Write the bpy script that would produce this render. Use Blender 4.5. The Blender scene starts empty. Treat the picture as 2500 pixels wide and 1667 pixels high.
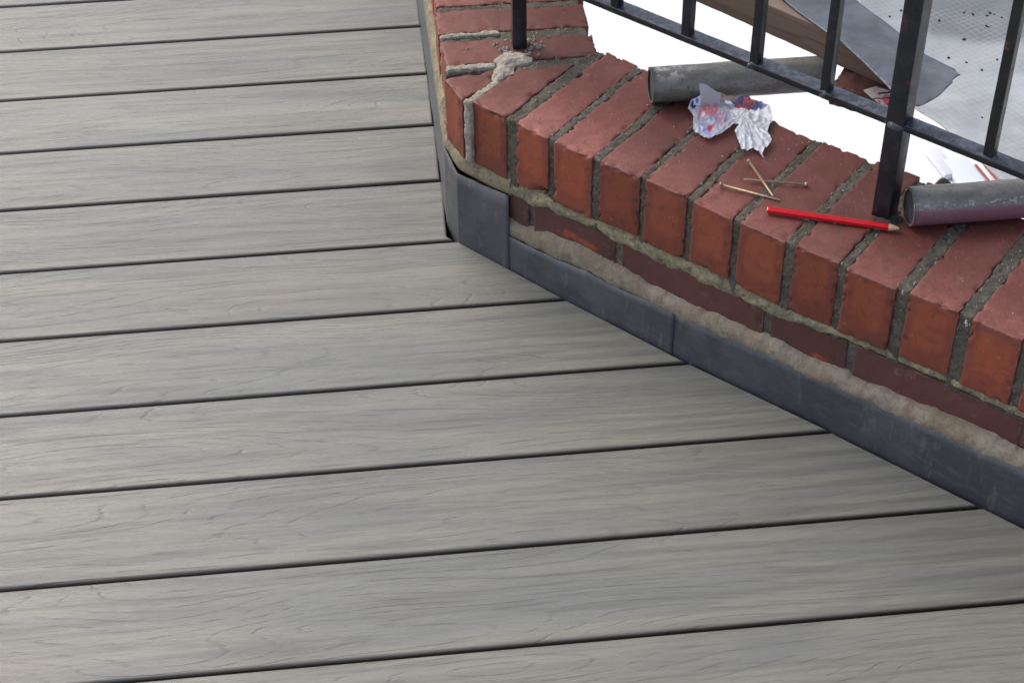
import bpy, math, random
import numpy as np
from mathutils import Vector, Matrix

# ------------------------------------------------------------------ camera, sky, sun, exposure
SC = bpy.context.scene
COL = SC.collection
cam_d = bpy.data.cameras.new('camera')
cam = bpy.data.objects.new('camera', cam_d)
COL.objects.link(cam)
SC.camera = cam
cR = (0.99994866, -0.00661303, -0.00767773)
cU = (0.0101331, 0.65258335, 0.75764919)
cF = (0.0, 0.75768809, -0.65261685)
M = Matrix(((cR[0], cU[0], -cF[0], 0), (cR[1], cU[1], -cF[1], 0), (cR[2], cU[2], -cF[2], 1.5551), (0, 0, 0, 1)))
cam.matrix_world = M
cam_d.sensor_width = 36.0
cam_d.lens = 36.0 * 4332.77 / 2500.0
cam_d.clip_start = 0.05
cam_d.clip_end = 600

SUN_EL, SUN_AZ = math.radians(45), math.radians(-46)      # azimuth measured from +Y towards +X
world = bpy.data.worlds.new('World')
SC.world = world
world.use_nodes = True
wn = world.node_tree.nodes; wl = world.node_tree.links
bg = wn['Background']
sky = wn.new('ShaderNodeTexSky'); sky.sky_type = 'NISHITA'; sky.sun_disc = False
sky.sun_elevation = SUN_EL; sky.sun_rotation = SUN_AZ
sky.air_density = 1.0; sky.dust_density = 4.0
hs = wn.new('ShaderNodeHueSaturation'); hs.inputs['Saturation'].default_value = 0.75
wl.new(sky.outputs[0], hs.inputs['Color']); wl.new(hs.outputs[0], bg.inputs['Color'])
bg.inputs['Strength'].default_value = 0.15

sd = bpy.data.lights.new('sun', 'SUN'); sd.energy = 0.5; sd.angle = math.radians(42); sd.color = (1.0, 0.985, 0.96)
sun = bpy.data.objects.new('sun', sd); COL.objects.link(sun)
sdir = Vector((math.sin(SUN_AZ)*math.cos(SUN_EL), math.cos(SUN_AZ)*math.cos(SUN_EL), math.sin(SUN_EL)))
sun.rotation_euler = sdir.to_track_quat('Z', 'Y').to_euler()

SC.view_settings.view_transform = 'Standard'
SC.view_settings.look = 'None'
SC.view_settings.gamma = 1.0
SC.view_settings.use_curve_mapping = False
SC.view_settings.exposure = 0.57

# ------------------------------------------------------------------ helpers
rng = np.random.default_rng(7)

def vnoise(P, seed=0):
    P = np.asarray(P, float)
    i = np.floor(P).astype(np.int64); f = P - i
    f = f*f*(3-2*f)
    def h(ix, iy, iz):
        n = (ix*374761393 + iy*668265263 + iz*2147483647 + seed*1274126177) & 0xffffffff
        n = ((n ^ (n >> 13)) * 1274126177) & 0xffffffff
        n = ((n ^ (n >> 16)) * 668265263) & 0xffffffff
        return ((n ^ (n >> 15)) & 0xffff) / 65535.0
    r = 0
    for dx in (0, 1):
        for dy in (0, 1):
            for dz in (0, 1):
                w = (f[..., 0] if dx else 1-f[..., 0])*(f[..., 1] if dy else 1-f[..., 1])*(f[..., 2] if dz else 1-f[..., 2])
                r = r + w*h(i[..., 0]+dx, i[..., 1]+dy, i[..., 2]+dz)
    return r*2-1

def fbm(P, scale, octv=3, seed=0, gain=0.5):
    P = np.asarray(P, float)*scale; a = 1.0; s = 0; t = 0
    for o in range(octv):
        s = s + a*vnoise(P + o*17.3, seed+o); t += a; a *= gain; P = P*2.03
    return s/t

def props(o, label=None, cat=None, group=None, kind=None):
    if label: o['label'] = label
    if cat: o['category'] = cat
    if group: o['group'] = group
    if kind: o['kind'] = kind
    return o

def empty(name, loc=(0, 0, 0)):
    o = bpy.data.objects.new(name, None); COL.objects.link(o); o.location = loc
    o.empty_display_size = 0.05
    return o

def mesh_obj(name, V, F, mats, parent=None, smooth=True, attrs=None, origin=None, matidx=None, solid=None):
    V = np.asarray(V, float)
    if origin is not None: V = V - np.asarray(origin)
    me = bpy.data.meshes.new(name)
    me.from_pydata(V.tolist(), [], [list(map(int, f)) for f in F])
    if attrs:
        for k, a in attrs.items():
            a = np.asarray(a, float)
            if a.ndim == 1:
                at = me.attributes.new(k, 'FLOAT', 'POINT'); at.data.foreach_set('value', a)
            else:
                at = me.attributes.new(k, 'FLOAT_COLOR', 'POINT'); at.data.foreach_set('color', a.ravel())
    if not isinstance(mats, (list, tuple)): mats = [mats]
    for m in mats: me.materials.append(m)
    if matidx is not None: me.polygons.foreach_set('material_index', matidx)
    me.polygons.foreach_set('use_smooth', [bool(smooth)]*len(me.polygons))
    me.update()
    o = bpy.data.objects.new(name, me); COL.objects.link(o)
    if origin is not None: o.location = origin
    if parent is not None:
        o.parent = parent
        pl = Vector((0, 0, 0)); q = parent
        while q is not None: pl += q.location; q = q.parent
        o.location = Vector(o.location) - pl
    if solid:
        md = o.modifiers.new('thickness', 'SOLIDIFY'); md.thickness = solid; md.offset = -1
    return o

def joinm(parts):
    V = []; F = []; n = 0
    for v, f in parts:
        V.append(np.asarray(v)); F += [[i+n for i in q] for q in f]; n += len(v)
    return np.concatenate(V), F

def axis_lines(L, r, step):
    n = max(1, int(round((L-2*r)/step)))
    a = [0.0, 0.35*r] + list(np.linspace(r, L-r, n+1)) + [L-0.35*r, L]
    return np.array(a)

def rbox(corners, r=0.003, step=0.004, disp=None, dims=None):
    """rounded box mapped on a hexahedron. corners[i][j][k] -> xyz (i along x, j along y, k along z).
    disp(P, N, Q) -> offset along N. returns V, F, info"""
    c = np.asarray(corners, float)
    if dims is None:
        dims = np.array([np.linalg.norm(c[1, 0, 0]-c[0, 0, 0]+c[1, 1, 1]-c[0, 1, 1])/2,
                         np.linalg.norm(c[0, 1, 0]-c[0, 0, 0]+c[1, 1, 1]-c[1, 0, 1])/2,
                         np.linalg.norm(c[0, 0, 1]-c[0, 0, 0]+c[1, 1, 1]-c[1, 1, 0])/2])
    r = min(r, dims.min()*0.45)
    st = step if isinstance(step, (tuple, list)) else (step,)*3
    ax = [axis_lines(dims[a], r, st[a]) for a in range(3)]
    n = [len(a) for a in ax]
    idx = {}; V = []; F = []
    def vid(i, j, k):
        key = (i, j, k)
        q = idx.get(key)
        if q is None:
            q = len(V); idx[key] = q; V.append((ax[0][i], ax[1][j], ax[2][k]))
        return q
    for k, fl in ((0, 1), (n[2]-1, 0)):
        for i in range(n[0]-1):
            for j in range(n[1]-1):
                q = [vid(i, j, k), vid(i+1, j, k), vid(i+1, j+1, k), vid(i, j+1, k)]
                F.append(q[::-1] if fl else q)
    for j, fl in ((0, 0), (n[1]-1, 1)):
        for i in range(n[0]-1):
            for k in range(n[2]-1):
                q = [vid(i, j, k), vid(i+1, j, k), vid(i+1, j, k+1), vid(i, j, k+1)]
                F.append(q[::-1] if fl else q)
    for i, fl in ((0, 1), (n[0]-1, 0)):
        for j in range(n[1]-1):
            for k in range(n[2]-1):
                q = [vid(i, j, k), vid(i, j+1, k), vid(i, j+1, k+1), vid(i, j, k+1)]
                F.append(q[::-1] if fl else q)
    Q = np.array(V)
    inner = np.clip(Q, r, dims-r)
    v = Q-inner
    ln = np.linalg.norm(v, axis=1, keepdims=True); N = v/np.maximum(ln, 1e-9)
    P = inner + r*N
    u = P/dims
    X = 0
    for i in (0, 1):
        for j in (0, 1):
            for k in (0, 1):
                w = (u[:, 0] if i else 1-u[:, 0])*(u[:, 1] if j else 1-u[:, 1])*(u[:, 2] if k else 1-u[:, 2])
                X = X + w[:, None]*c[i, j, k]
    ex = c[1, 0, 0]-c[0, 0, 0]; ey = c[0, 1, 0]-c[0, 0, 0]; ez = c[0, 0, 1]-c[0, 0, 0]
    A = np.array([ex/np.linalg.norm(ex), ey/np.linalg.norm(ey), ez/np.linalg.norm(ez)])
    NW = N@A; NW /= np.maximum(np.linalg.norm(NW, axis=1, keepdims=True), 1e-9)
    flip = np.linalg.det(A) < 0
    if disp is not None:
        d = disp(X, NW, P, dims)
        X = X + NW*d[:, None]
    if flip: F = [f[::-1] for f in F]
    return X, F, dict(N=NW, P=P, dims=dims)

def hexa(bottom4, top4):
    """quads ordered (x0y0, x1y0, x1y1, x0y1)"""
    b = [np.asarray(p, float) for p in bottom4]; t = [np.asarray(p, float) for p in top4]
    return [[[b[0], t[0]], [b[3], t[3]]], [[b[1], t[1]], [b[2], t[2]]]]

def prism4(q, z0, z1):
    return hexa([(x, y, z0) for x, y in q], [(x, y, z1) for x, y in q])

def box(x0, x1, y0, y1, z0, z1):
    return prism4([(x0, y0), (x1, y0), (x1, y1), (x0, y1)], z0, z1)

# wall frames: right stretch (s along the wall, t away from the deck); left stretch (u, v)
O2 = np.array([-.072, 2.028]); D2 = np.array([.767, -.641]); D2 /= np.linalg.norm(D2); B2 = np.array([-D2[1], D2[0]])
OL = np.array([-.091, 2.075]); NL = np.array([-.1003, .99496]); VL = np.array([.99496, .1003])
def W(s, t): return tuple(O2 + D2*s + B2*t)
def L(u, v): return tuple(OL + NL*u + VL*v)
tf = lambda s: np.interp(s, [-.1, 0, .2, .4, .62, .84, 1.6], [0, 0, -.006, -.008, -.001, .001, .01])
tc = lambda s: np.interp(s, [0, .109, .174, .246, .316, .389, .459, .537, .607, .688, .768, 1.5], [-.002, -.006, -.007, -.006, -.001, 0, -.001, -.001, .004, .008, .012, .03])

# ------------------------------------------------------------------ materials
def new_mat(name):
    m = bpy.data.materials.new(name); m.use_nodes = True
    nt = m.node_tree
    return m, nt, nt.nodes, nt.links, nt.nodes['Principled BSDF']

class G:
    """small node-graph helper"""
    def __init__(s, nt): s.nt = nt; s.n = nt.nodes; s.l = nt.links
    def node(s, t, **k):
        x = s.n.new(t)
        for a, b in k.items(): setattr(x, a, b)
        return x
    def link(s, a, b): s.l.new(a, b)
    def setin(s, sock, v):
        if isinstance(v, bpy.types.NodeSocket): s.l.new(v, sock)
        else:
            try: sock.default_value = v
            except Exception: sock.default_value = (v, v, v)
    def math(s, op, a, b=None, c=None, clamp=False):
        x = s.node('ShaderNodeMath', operation=op, use_clamp=clamp)
        s.setin(x.inputs[0], a)
        if b is not None: s.setin(x.inputs[1], b)
        if c is not None: s.setin(x.inputs[2], c)
        return x.outputs[0]
    def vmath(s, op, a, b):
        x = s.node('ShaderNodeVectorMath', operation=op); s.setin(x.inputs[0], a); s.setin(x.inputs[1], b)
        return x.outputs[0]
    def noise(s, vec, scale=5, detail=3, rough=0.55, dist=0.0):
        x = s.node('ShaderNodeTexNoise'); s.setin(x.inputs['Vector'], vec)
        x.inputs['Scale'].default_value = scale; x.inputs['Detail'].default_value = detail
        x.inputs['Roughness'].default_value = rough; x.inputs['Distortion'].default_value = dist
        return x.outputs[0]
    def voro(s, vec, scale, feat='F1', out='Distance'):
        x = s.node('ShaderNodeTexVoronoi', feature=feat); s.setin(x.inputs['Vector'], vec)
        x.inputs['Scale'].default_value = scale
        return x.outputs[out]
    def ramp(s, v, lo, hi, a=0.0, b=1.0):
        x = s.node('ShaderNodeMapRange', interpolation_type='SMOOTHSTEP'); s.setin(x.inputs[0], v)
        x.inputs[1].default_value = lo; x.inputs[2].default_value = hi
        x.inputs[3].default_value = a; x.inputs[4].default_value = b
        return x.outputs[0]
    def mix(s, f, a, b):
        x = s.node('ShaderNodeMix', data_type='RGBA'); s.setin(x.inputs[0], f)
        for sock, v in ((x.inputs[6], a), (x.inputs[7], b)):
            if isinstance(v, bpy.types.NodeSocket): s.l.new(v, sock)
            else: sock.default_value = (*v, 1) if len(v) == 3 else v
        return x.outputs[2]
    def obj(s): return s.node('ShaderNodeTexCoord').outputs['Object']
    def pos(s): return s.node('ShaderNodeNewGeometry').outputs['Position']
    def rnd(s): return s.node('ShaderNodeObjectInfo').outputs['Random']
    def attr(s, n, o='Fac'):
        x = s.node('ShaderNodeAttribute', attribute_name=n); return x.outputs[o]
    def bump(s, h, strength=0.5, dist=0.001, normal=None):
        x = s.node('ShaderNodeBump'); s.setin(x.inputs['Height'], h)
        x.inputs['Strength'].default_value = strength; x.inputs['Distance'].default_value = dist
        if normal is not None: s.l.new(normal, x.inputs['Normal'])
        return x.outputs[0]
    def scalev(s, v, k):
        x = s.node('ShaderNodeVectorMath', operation='MULTIPLY'); s.setin(x.inputs[0], v); x.inputs[1].default_value = k
        return x.outputs[0]

def c255(r, g, b):
    f = lambda c: (c/255/12.92) if c/255 <= 0.04045 else ((c/255+0.055)/1.055)**2.4
    return (f(r), f(g), f(b))

def mat_deck():
    m, nt, n, l, bs = new_mat('composite_deck_board'); g = G(nt)
    o = g.obj(); r = g.rnd()
    sep = g.node('ShaderNodeSeparateXYZ'); g.link(o, sep.inputs[0])
    x, y = sep.outputs[0], sep.outputs[1]
    # boards carry the same embossed print at slightly different places
    xo = g.math('ADD', x, g.math('MULTIPLY', r, 37.0)); yo = g.math('ADD', y, g.math('MULTIPLY', r, 11.0))
    cmb = g.node('ShaderNodeCombineXYZ'); g.link(xo, cmb.inputs[0]); g.link(yo, cmb.inputs[1])
    P = cmb.outputs[0]
    wob = g.noise(g.scalev(P, (6, 60, 1)), 1.0, 4, 0.6)
    n1 = g.noise(g.scalev(P, (1.5, 9, 1)), 1.0, 1.2, 0.4)
    ph = g.math('ADD', g.math('ADD', g.math('MULTIPLY', n1, 22.0), g.math('MULTIPLY', y, 60.0)), g.math('MULTIPLY', wob, 0.9))
    fr = g.math('PINGPONG', ph, 0.5)                       # 0..0.5
    line = g.ramp(fr, 0.0, 0.11, 1.0, 0.0)
    brk = g.ramp(g.noise(g.scalev(P, (9, 110, 1)), 1.0, 4, 0.65), 0.40, 0.60)
    line = g.math('MULTIPLY', line, brk)
    # short pores / dashes along the board
    st = g.noise(g.scalev(P, (16, 480, 1)), 1.0, 4, 0.7)
    dash = g.ramp(st, 0.54, 0.70)
    dashr = g.ramp(g.noise(g.scalev(P, (3, 22, 1)), 1.0, 2, 0.5), 0.38, 0.62)
    dash = g.math('MULTIPLY', dash, dashr)
    lowc = g.noise(g.scalev(P, (2.2, 16, 1)), 1.0, 4, 0.6, 0.6)
    lowb = g.noise(g.scalev(P, (3.5, 75, 1)), 1.0, 4, 0.62)
    base = g.mix(g.ramp(lowc, 0.36, 0.64), (0.250, 0.243, 0.203), (0.190, 0.196, 0.180))
    base = g.mix(g.ramp(lowb, 0.42, 0.66, 0.0, 0.55), base, (0.120, 0.119, 0.106))
    base = g.mix(g.ramp(g.noise(g.scalev(P, (1.5, 5, 1)), 1.0, 2, 0.5), 0.55, 0.75, 0.0, 0.35), base, (0.230, 0.200, 0.160))
    dark = g.math('MAXIMUM', g.math('MULTIPLY', line, 0.18), g.math('MULTIPLY', dash, 0.34), clamp=True)
    col = g.mix(dark, base, (0.055, 0.053, 0.048))
    hv = g.node('ShaderNodeHueSaturation'); g.link(col, hv.inputs['Color'])
    g.setin(hv.inputs['Value'], g.math('ADD', 0.93, g.math('MULTIPLY', r, 0.14)))
    scuff = g.ramp(g.noise(g.pos(), 3.1, 5, 0.65, 0.8), 0.50, 0.72, 0, 0.22)
    col = g.mix(scuff, hv.outputs[0], (0.13, 0.125, 0.11))
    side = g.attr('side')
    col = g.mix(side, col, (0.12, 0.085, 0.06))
    g.link(col, bs.inputs['Base Color'])
    rg = g.math('ADD', g.math('MULTIPLY', lowb, 0.30), 0.13)
    g.setin(bs.inputs['Roughness'], rg)
    bs.inputs['IOR'].default_value = 1.5
    h = g.math('SUBTRACT', g.math('MULTIPLY', lowb, 0.45), g.math('ADD', g.math('MULTIPLY', line, 0.75), g.math('MULTIPLY', st, 1.2)))
    g.link(g.bump(h, 0.8, 0.00075), bs.inputs['Normal'])
    return m

def mat_brick(name, top, face, core, mottled=1.0):
    """top: dusty upper face, face: side faces, core: burnt-orange middle of the faces"""
    m, nt, n, l, bs = new_mat(name); g = G(nt)
    o = g.pos(); r = g.rnd()
    big = g.noise(o, 26, 4, 0.6, 0.4); mid = g.noise(o, 90, 4, 0.6); fine = g.noise(o, 520, 4, 0.65)
    edge = g.attr('edge')      # 0 middle .. 1 at arris
    tp = g.attr('top')
    ce = g.attr('centre')
    fcol = g.mix(g.ramp(g.math('MULTIPLY', ce, g.math('ADD', g.noise(o, 48, 4, 0.65, 0.8), g.math('MULTIPLY', big, 0.8))), 0.30, 0.95), face, core)
    fcol = g.mix(g.ramp(mid, 0.50, 0.70, 0, 0.45), fcol, (0.11, 0.036, 0.028))
    tcol = g.mix(g.ramp(big, 0.35, 0.66), top, (top[0]*1.28, top[1]*1.36, top[2]*1.36))
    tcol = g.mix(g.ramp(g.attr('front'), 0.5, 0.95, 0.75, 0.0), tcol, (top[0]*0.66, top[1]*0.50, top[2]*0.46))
    tcol = g.mix(g.ramp(mid, 0.50, 0.68, 0, 0.45), tcol, (top[0]*0.55, top[1]*0.5, top[2]*0.5))
    scr = g.noise(g.scalev(o, (480, 95, 300)), 1.0, 3, 0.6, 0.6)
    tcol = g.mix(g.ramp(scr, 0.60, 0.74, 0, 0.40), tcol, (0.36, 0.23, 0.21))
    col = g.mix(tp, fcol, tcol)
    col = g.mix(g.math('MULTIPLY', g.ramp(edge, 0.55, 1.0), g.ramp(mid, 0.38, 0.58, 0, 0.5)), col, (0.27, 0.17, 0.145))
    col = g.mix(g.ramp(g.noise(o, 16, 3, 0.6), 0.55, 0.78, 0.0, 0.55), col, (0.085, 0.050, 0.042))
    sp = g.voro(o, 210)
    spm = g.math('MULTIPLY', g.ramp(sp, 0.10, 0.16, 1, 0), g.ramp(g.noise(o, 60, 2, 0.5), 0.58, 0.66))
    col = g.mix(g.math('MULTIPLY', spm, 0.8), col, (0.42, 0.36, 0.30))
    lim = g.ramp(g.noise(o, 70, 5, 0.7, 0.4), 0.58, 0.68, 0, 0.35)
    col = g.mix(g.math('MULTIPLY', lim, g.ramp(big, 0.5, 0.6)), col, (0.33, 0.22, 0.19))
    pit = g.math('MULTIPLY', g.ramp(g.voro(o, 120), 0.06, 0.11, 1, 0), g.ramp(g.noise(o, 44, 2, 0.5), 0.52, 0.58))
    col = g.mix(g.math('MULTIPLY', pit, 0.8), col, (0.035, 0.018, 0.015))
    br = g.math('ADD', 0.82, g.math('MULTIPLY', r, 0.36))
    hs_ = g.node('ShaderNodeHueSaturation'); g.link(col, hs_.inputs['Color']); g.link(br, hs_.inputs['Value'])
    col = hs_.outputs[0]
    ch = g.attr('fresh')
    col = g.mix(ch, col, (0.33, 0.065, 0.030))
    g.link(col, bs.inputs['Base Color'])
    g.setin(bs.inputs['Roughness'], g.ramp(fine, 0.2, 0.8, 0.50, 0.78))
    h = g.math('ADD', g.math('MULTIPLY', fine, 0.5), g.math('MULTIPLY', mid, 0.7))
    g.link(g.bump(h, 0.55, 0.0010), bs.inputs['Normal'])
    return m

def mat_mortar(name, a, b, grit, dark, gritamt=0.5, bumpd=0.002, sc=1.0):
    m, nt, n, l, bs = new_mat(name); g = G(nt)
    o = g.pos()
    big = g.noise(o, 30*sc, 4, 0.6, 0.5); mid = g.noise(o, 140*sc, 4, 0.65); fine = g.noise(o, 600, 3, 0.6)
    col = g.mix(g.ramp(big, 0.35, 0.65), a, b)
    col = g.mix(g.ramp(mid, 0.50, 0.70, 0, 0.75), col, dark)
    v = g.voro(o, 260)
    col = g.mix(g.math('MULTIPLY', g.ramp(v, 0.22, 0.34, 1, 0), g.ramp(g.noise(o, 190, 2, 0.5), 0.50, 0.60, 0, gritamt)), col, grit)
    g.link(col, bs.inputs['Base Color'])
    bs.inputs['Roughness'].default_value = 0.93
    h = g.math('ADD', g.math('MULTIPLY', mid, 1.0), g.math('MULTIPLY', fine, 0.6))
    g.link(g.bump(h, 0.8, bumpd), bs.inputs['Normal'])
    return m

def mat_lead(name='lead_grey'):
    m, nt, n, l, bs = new_mat(name); g = G(nt)
    o = g.pos()
    a = g.noise(o, 9, 4, 0.6, 0.8); b = g.noise(g.scalev(o, (30, 30, 120)), 1, 3, 0.6)
    col = g.mix(g.ramp(a, 0.35, 0.68), (0.072, 0.076, 0.086), (0.108, 0.112, 0.122))
    col = g.mix(g.ramp(b, 0.50, 0.72, 0, 0.45), col, (0.145, 0.148, 0.155))
    col = g.mix(g.math('MULTIPLY', g.ramp(g.noise(g.scalev(o, (60, 60, 14)), 1, 4, 0.7), 0.56, 0.66), 0.35), col, (0.22, 0.215, 0.20))
    col = g.mix(g.ramp(g.noise(o, 240, 2, 0.5), 0.70, 0.76, 0, 0.5), col, (0.3, 0.29, 0.27))
    g.link(col, bs.inputs['Base Color'])
    bs.inputs['Metallic'].default_value = 0.15
    g.setin(bs.inputs['Roughness'], g.ramp(a, 0.3, 0.7, 0.45, 0.62))
    g.link(g.bump(g.math('ADD', a, g.math('MULTIPLY', g.noise(o, 90, 3, 0.6), 0.3)), 0.4, 0.002), bs.inputs['Normal'])
    return m

def mat_paint():
    m, nt, n, l, bs = new_mat('black_railing_paint'); g = G(nt)
    o = g.pos()
    nz = g.node('ShaderNodeSeparateXYZ'); g.link(g.node('ShaderNodeNewGeometry').outputs['Normal'], nz.inputs[0])
    up = g.ramp(nz.outputs[2], 0.4, 0.9)
    a = g.noise(o, 55, 5, 0.65, 0.6); b = g.noise(o, 260, 3, 0.6)
    base = g.mix(g.ramp(a, 0.5, 0.75, 0, 0.5), (0.010, 0.011, 0.015), (0.035, 0.036, 0.042))
    dust = g.mix(g.ramp(g.noise(o, 120, 4, 0.65, 0.5), 0.42, 0.62), (0.030, 0.037, 0.050), (0.095, 0.110, 0.135))
    col = g.mix(g.math('MULTIPLY', up, g.ramp(a, 0.30, 0.55, 0.25, 1.0)), base, dust)
    sp = g.math('MULTIPLY', g.ramp(g.voro(o, 210), 0.14, 0.24, 1, 0), g.ramp(g.noise(o, 38, 3, 0.6), 0.52, 0.60))
    col = g.mix(g.math('MULTIPLY', g.math('MULTIPLY', sp, up), 0.7), col, (0.30, 0.29, 0.27))
    rust = g.ramp(g.noise(o, 42, 4, 0.7), 0.64, 0.70)
    col = g.mix(g.math('MULTIPLY', rust, 0.7), col, (0.16, 0.035, 0.018))
    g.link(col, bs.inputs['Base Color'])
    g.setin(bs.inputs['Roughness'], g.ramp(a, 0.3, 0.7, 0.24, 0.5))
    g.link(g.bump(g.math('ADD', a, g.math('MULTIPLY', b, 0.4)), 0.4, 0.0006), bs.inputs['Normal'])
    return m

def mat_tube(name, lower=None):
    m, nt, n, l, bs = new_mat(name); g = G(nt)
    o = g.obj()
    a = g.noise(g.scalev(o, (20, 60, 60)), 1, 4, 0.65, 0.5); b = g.noise(o, 190, 4, 0.7)
    col = g.mix(g.ramp(a, 0.35, 0.65), (0.150, 0.144, 0.126), (0.230, 0.220, 0.196))
    col = g.mix(g.ramp(b, 0.52, 0.70, 0, 0.6), col, (0.07, 0.062, 0.058))
    rough = 0.5
    if lower:
        sep = g.node('ShaderNodeSeparateXYZ'); g.link(o, sep.inputs[0])
        # sprayed marker colour along the lower front of the tube
        yy = g.math('ADD', g.math('ADD', g.math('MULTIPLY', sep.outputs[1], 0.65), g.math('MULTIPLY', sep.outputs[2], 0.76)), g.math('MULTIPLY', g.math('SUBTRACT', b, 0.5), 0.008))
        k = g.ramp(yy, -0.012, -0.004, 1, 0)
        col = g.mix(g.math('MULTIPLY', k, g.ramp(a, 0.3, 0.7, 0.5, 0.95)), col, lower)
        w = g.math('MULTIPLY', g.ramp(g.math('ABSOLUTE', g.math('ADD', yy, 0.002)), 0.0, 0.008, 1, 0), g.ramp(b, 0.50, 0.60))
        col = g.mix(g.math('MULTIPLY', w, 0.8), col, (0.50, 0.50, 0.50))
    else:
        sp = g.math('MULTIPLY', g.ramp(g.noise(o, 60, 3, 0.65), 0.44, 0.50), g.attr('patch'))
        col = g.mix(sp, col, (0.50, 0.46, 0.38))
    g.link(col, bs.inputs['Base Color'])
    bs.inputs['Metallic'].default_value = 0.1
    g.setin(bs.inputs['Roughness'], g.ramp(b, 0.3, 0.7, 0.38, 0.62))
    g.link(g.bump(g.math('ADD', b, a), 0.5, 0.0012), bs.inputs['Normal'])
    return m

def mat_timber():
    m, nt, n, l, bs = new_mat('weathered_timber'); g = G(nt)
    o = g.obj()
    gr = g.noise(g.scalev(o, (6, 130, 130)), 1, 4, 0.65, 0.6); a = g.noise(g.scalev(o, (5, 18, 18)), 1, 3, 0.6)
    col = g.mix(g.ramp(a, 0.35, 0.65), (0.125, 0.082, 0.058), (0.185, 0.130, 0.098))
    col = g.mix(g.ramp(gr, 0.48, 0.70, 0, 0.65), col, (0.060, 0.040, 0.030))
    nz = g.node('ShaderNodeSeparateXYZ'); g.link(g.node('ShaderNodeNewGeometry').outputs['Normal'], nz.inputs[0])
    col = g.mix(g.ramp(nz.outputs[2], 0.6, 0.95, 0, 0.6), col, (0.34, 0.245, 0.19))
    g.link(col, bs.inputs['Base Color']); bs.inputs['Roughness'].default_value = 0.85
    g.link(g.bump(gr, 0.5, 0.0015), bs.inputs['Normal'])
    return m

def mat_sheeting():
    m, nt, n, l, bs = new_mat('reinforced_polythene'); g = G(nt)
    o = g.obj()
    rot = g.node('ShaderNodeMapping'); g.link(o, rot.inputs[0]); rot.inputs['Rotation'].default_value = (0, 0, math.radians(-28))
    sep = g.node('ShaderNodeSeparateXYZ'); g.link(rot.outputs[0], sep.inputs[0])
    gx = g.ramp(g.math('PINGPONG', g.math('MULTIPLY', sep.outputs[0], 1/0.011), 0.5), 0.0, 0.13, 1, 0)
    gy = g.ramp(g.math('PINGPONG', g.math('MULTIPLY', sep.outputs[1], 1/0.011), 0.5), 0.0, 0.13, 1, 0)
    grid = g.math('MAXIMUM', gx, gy)
    a = g.noise(o, 7, 4, 0.6, 0.7); b = g.noise(o, 60, 4, 0.65)
    vis = g.ramp(g.noise(o, 9, 2, 0.5), 0.35, 0.60, 0.12, 1.0)
    tone = g.attr('tone')
    col = g.mix(g.ramp(a, 0.35, 0.68), (0.36, 0.375, 0.38), (0.50, 0.515, 0.52))
    col = g.mix(tone, col, (0.17, 0.18, 0.185))
    col = g.mix(g.ramp(b, 0.55, 0.75, 0, 0.25), col, (0.25, 0.25, 0.245))
    col = g.mix(g.math('MULTIPLY', g.math('MULTIPLY', grid, vis), 0.25), col, (0.68, 0.69, 0.70))
    g.link(col, bs.inputs['Base Color']); bs.inputs['Roughness'].default_value = 0.5
    g.link(g.bump(g.math('ADD', g.math('MULTIPLY', grid, 0.6), a), 0.35, 0.0008), bs.inputs['Normal'])
    return m

def mat_simple(name, col, rough=0.6, metal=0.0, var=0.25, scale=60, bump=0.0, bd=0.001):
    m, nt, n, l, bs = new_mat(name); g = G(nt)
    o = g.pos(); a = g.noise(o, scale, 4, 0.6)
    c = g.mix(g.ramp(a, 0.3, 0.7), tuple(x*(1-var) for x in col), tuple(min(1, x*(1+var)) for x in col))
    g.link(c, bs.inputs['Base Color']); bs.inputs['Roughness'].default_value = rough; bs.inputs['Metallic'].default_value = metal
    if bump: g.link(g.bump(a, bump, bd), bs.inputs['Normal'])
    return m

def mat_bag():
    m, nt, n, l, bs = new_mat('thin_printed_plastic'); g = G(nt)
    c = g.attr('paint', 'Color'); al = g.attr('paint', 'Alpha')
    g.link(c, bs.inputs['Base Color']); bs.inputs['Roughness'].default_value = 0.22
    g.link(al, bs.inputs['Alpha'])
    o = g.pos()
    g.link(g.bump(g.noise(g.scalev(o, (150, 60, 100)), 1, 2, 0.5, 1.0), 0.35, 0.002), bs.inputs['Normal'])
    return m

M_deck = mat_deck()
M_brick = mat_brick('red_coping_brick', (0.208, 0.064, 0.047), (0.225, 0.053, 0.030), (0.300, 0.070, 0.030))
M_brown = mat_brick('brown_course_brick', (0.120, 0.050, 0.042), (0.118, 0.046, 0.038), (0.135, 0.050, 0.040))
M_mort = mat_mortar('weathered_grey_mortar', (0.090, 0.078, 0.056), (0.140, 0.124, 0.096), (0.36, 0.33, 0.28), (0.040, 0.034, 0.025), 0.55, 0.003)
M_cream = mat_mortar('fresh_cream_mortar', (0.36, 0.32, 0.25), (0.46, 0.42, 0.35), (0.55, 0.5, 0.42), (0.16, 0.14, 0.105), 0.4, 0.003)
M_bed = mat_mortar('yellowish_bed_mortar', (0.37, 0.31, 0.19), (0.25, 0.215, 0.145), (0.46, 0.42, 0.31), (0.10, 0.09, 0.06), 0.6, 0.004, 0.8)
M_rend = mat_mortar('smeared_render', (0.240, 0.190, 0.132), (0.315, 0.270, 0.205), (0.42, 0.38, 0.31), (0.19, 0.15, 0.105), 0.25, 0.002, 0.9)
M_lead = mat_lead()
M_paint = mat_paint()
M_timber = mat_timber()
M_tube = mat_tube('grey_scaffold_tube')
M_tubep = mat_tube('pink_marked_tube', (0.27, 0.095, 0.15))
M_black = mat_simple('dark_underside', (0.012, 0.011, 0.010), 0.9)
M_sheet = mat_sheeting()
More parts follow.
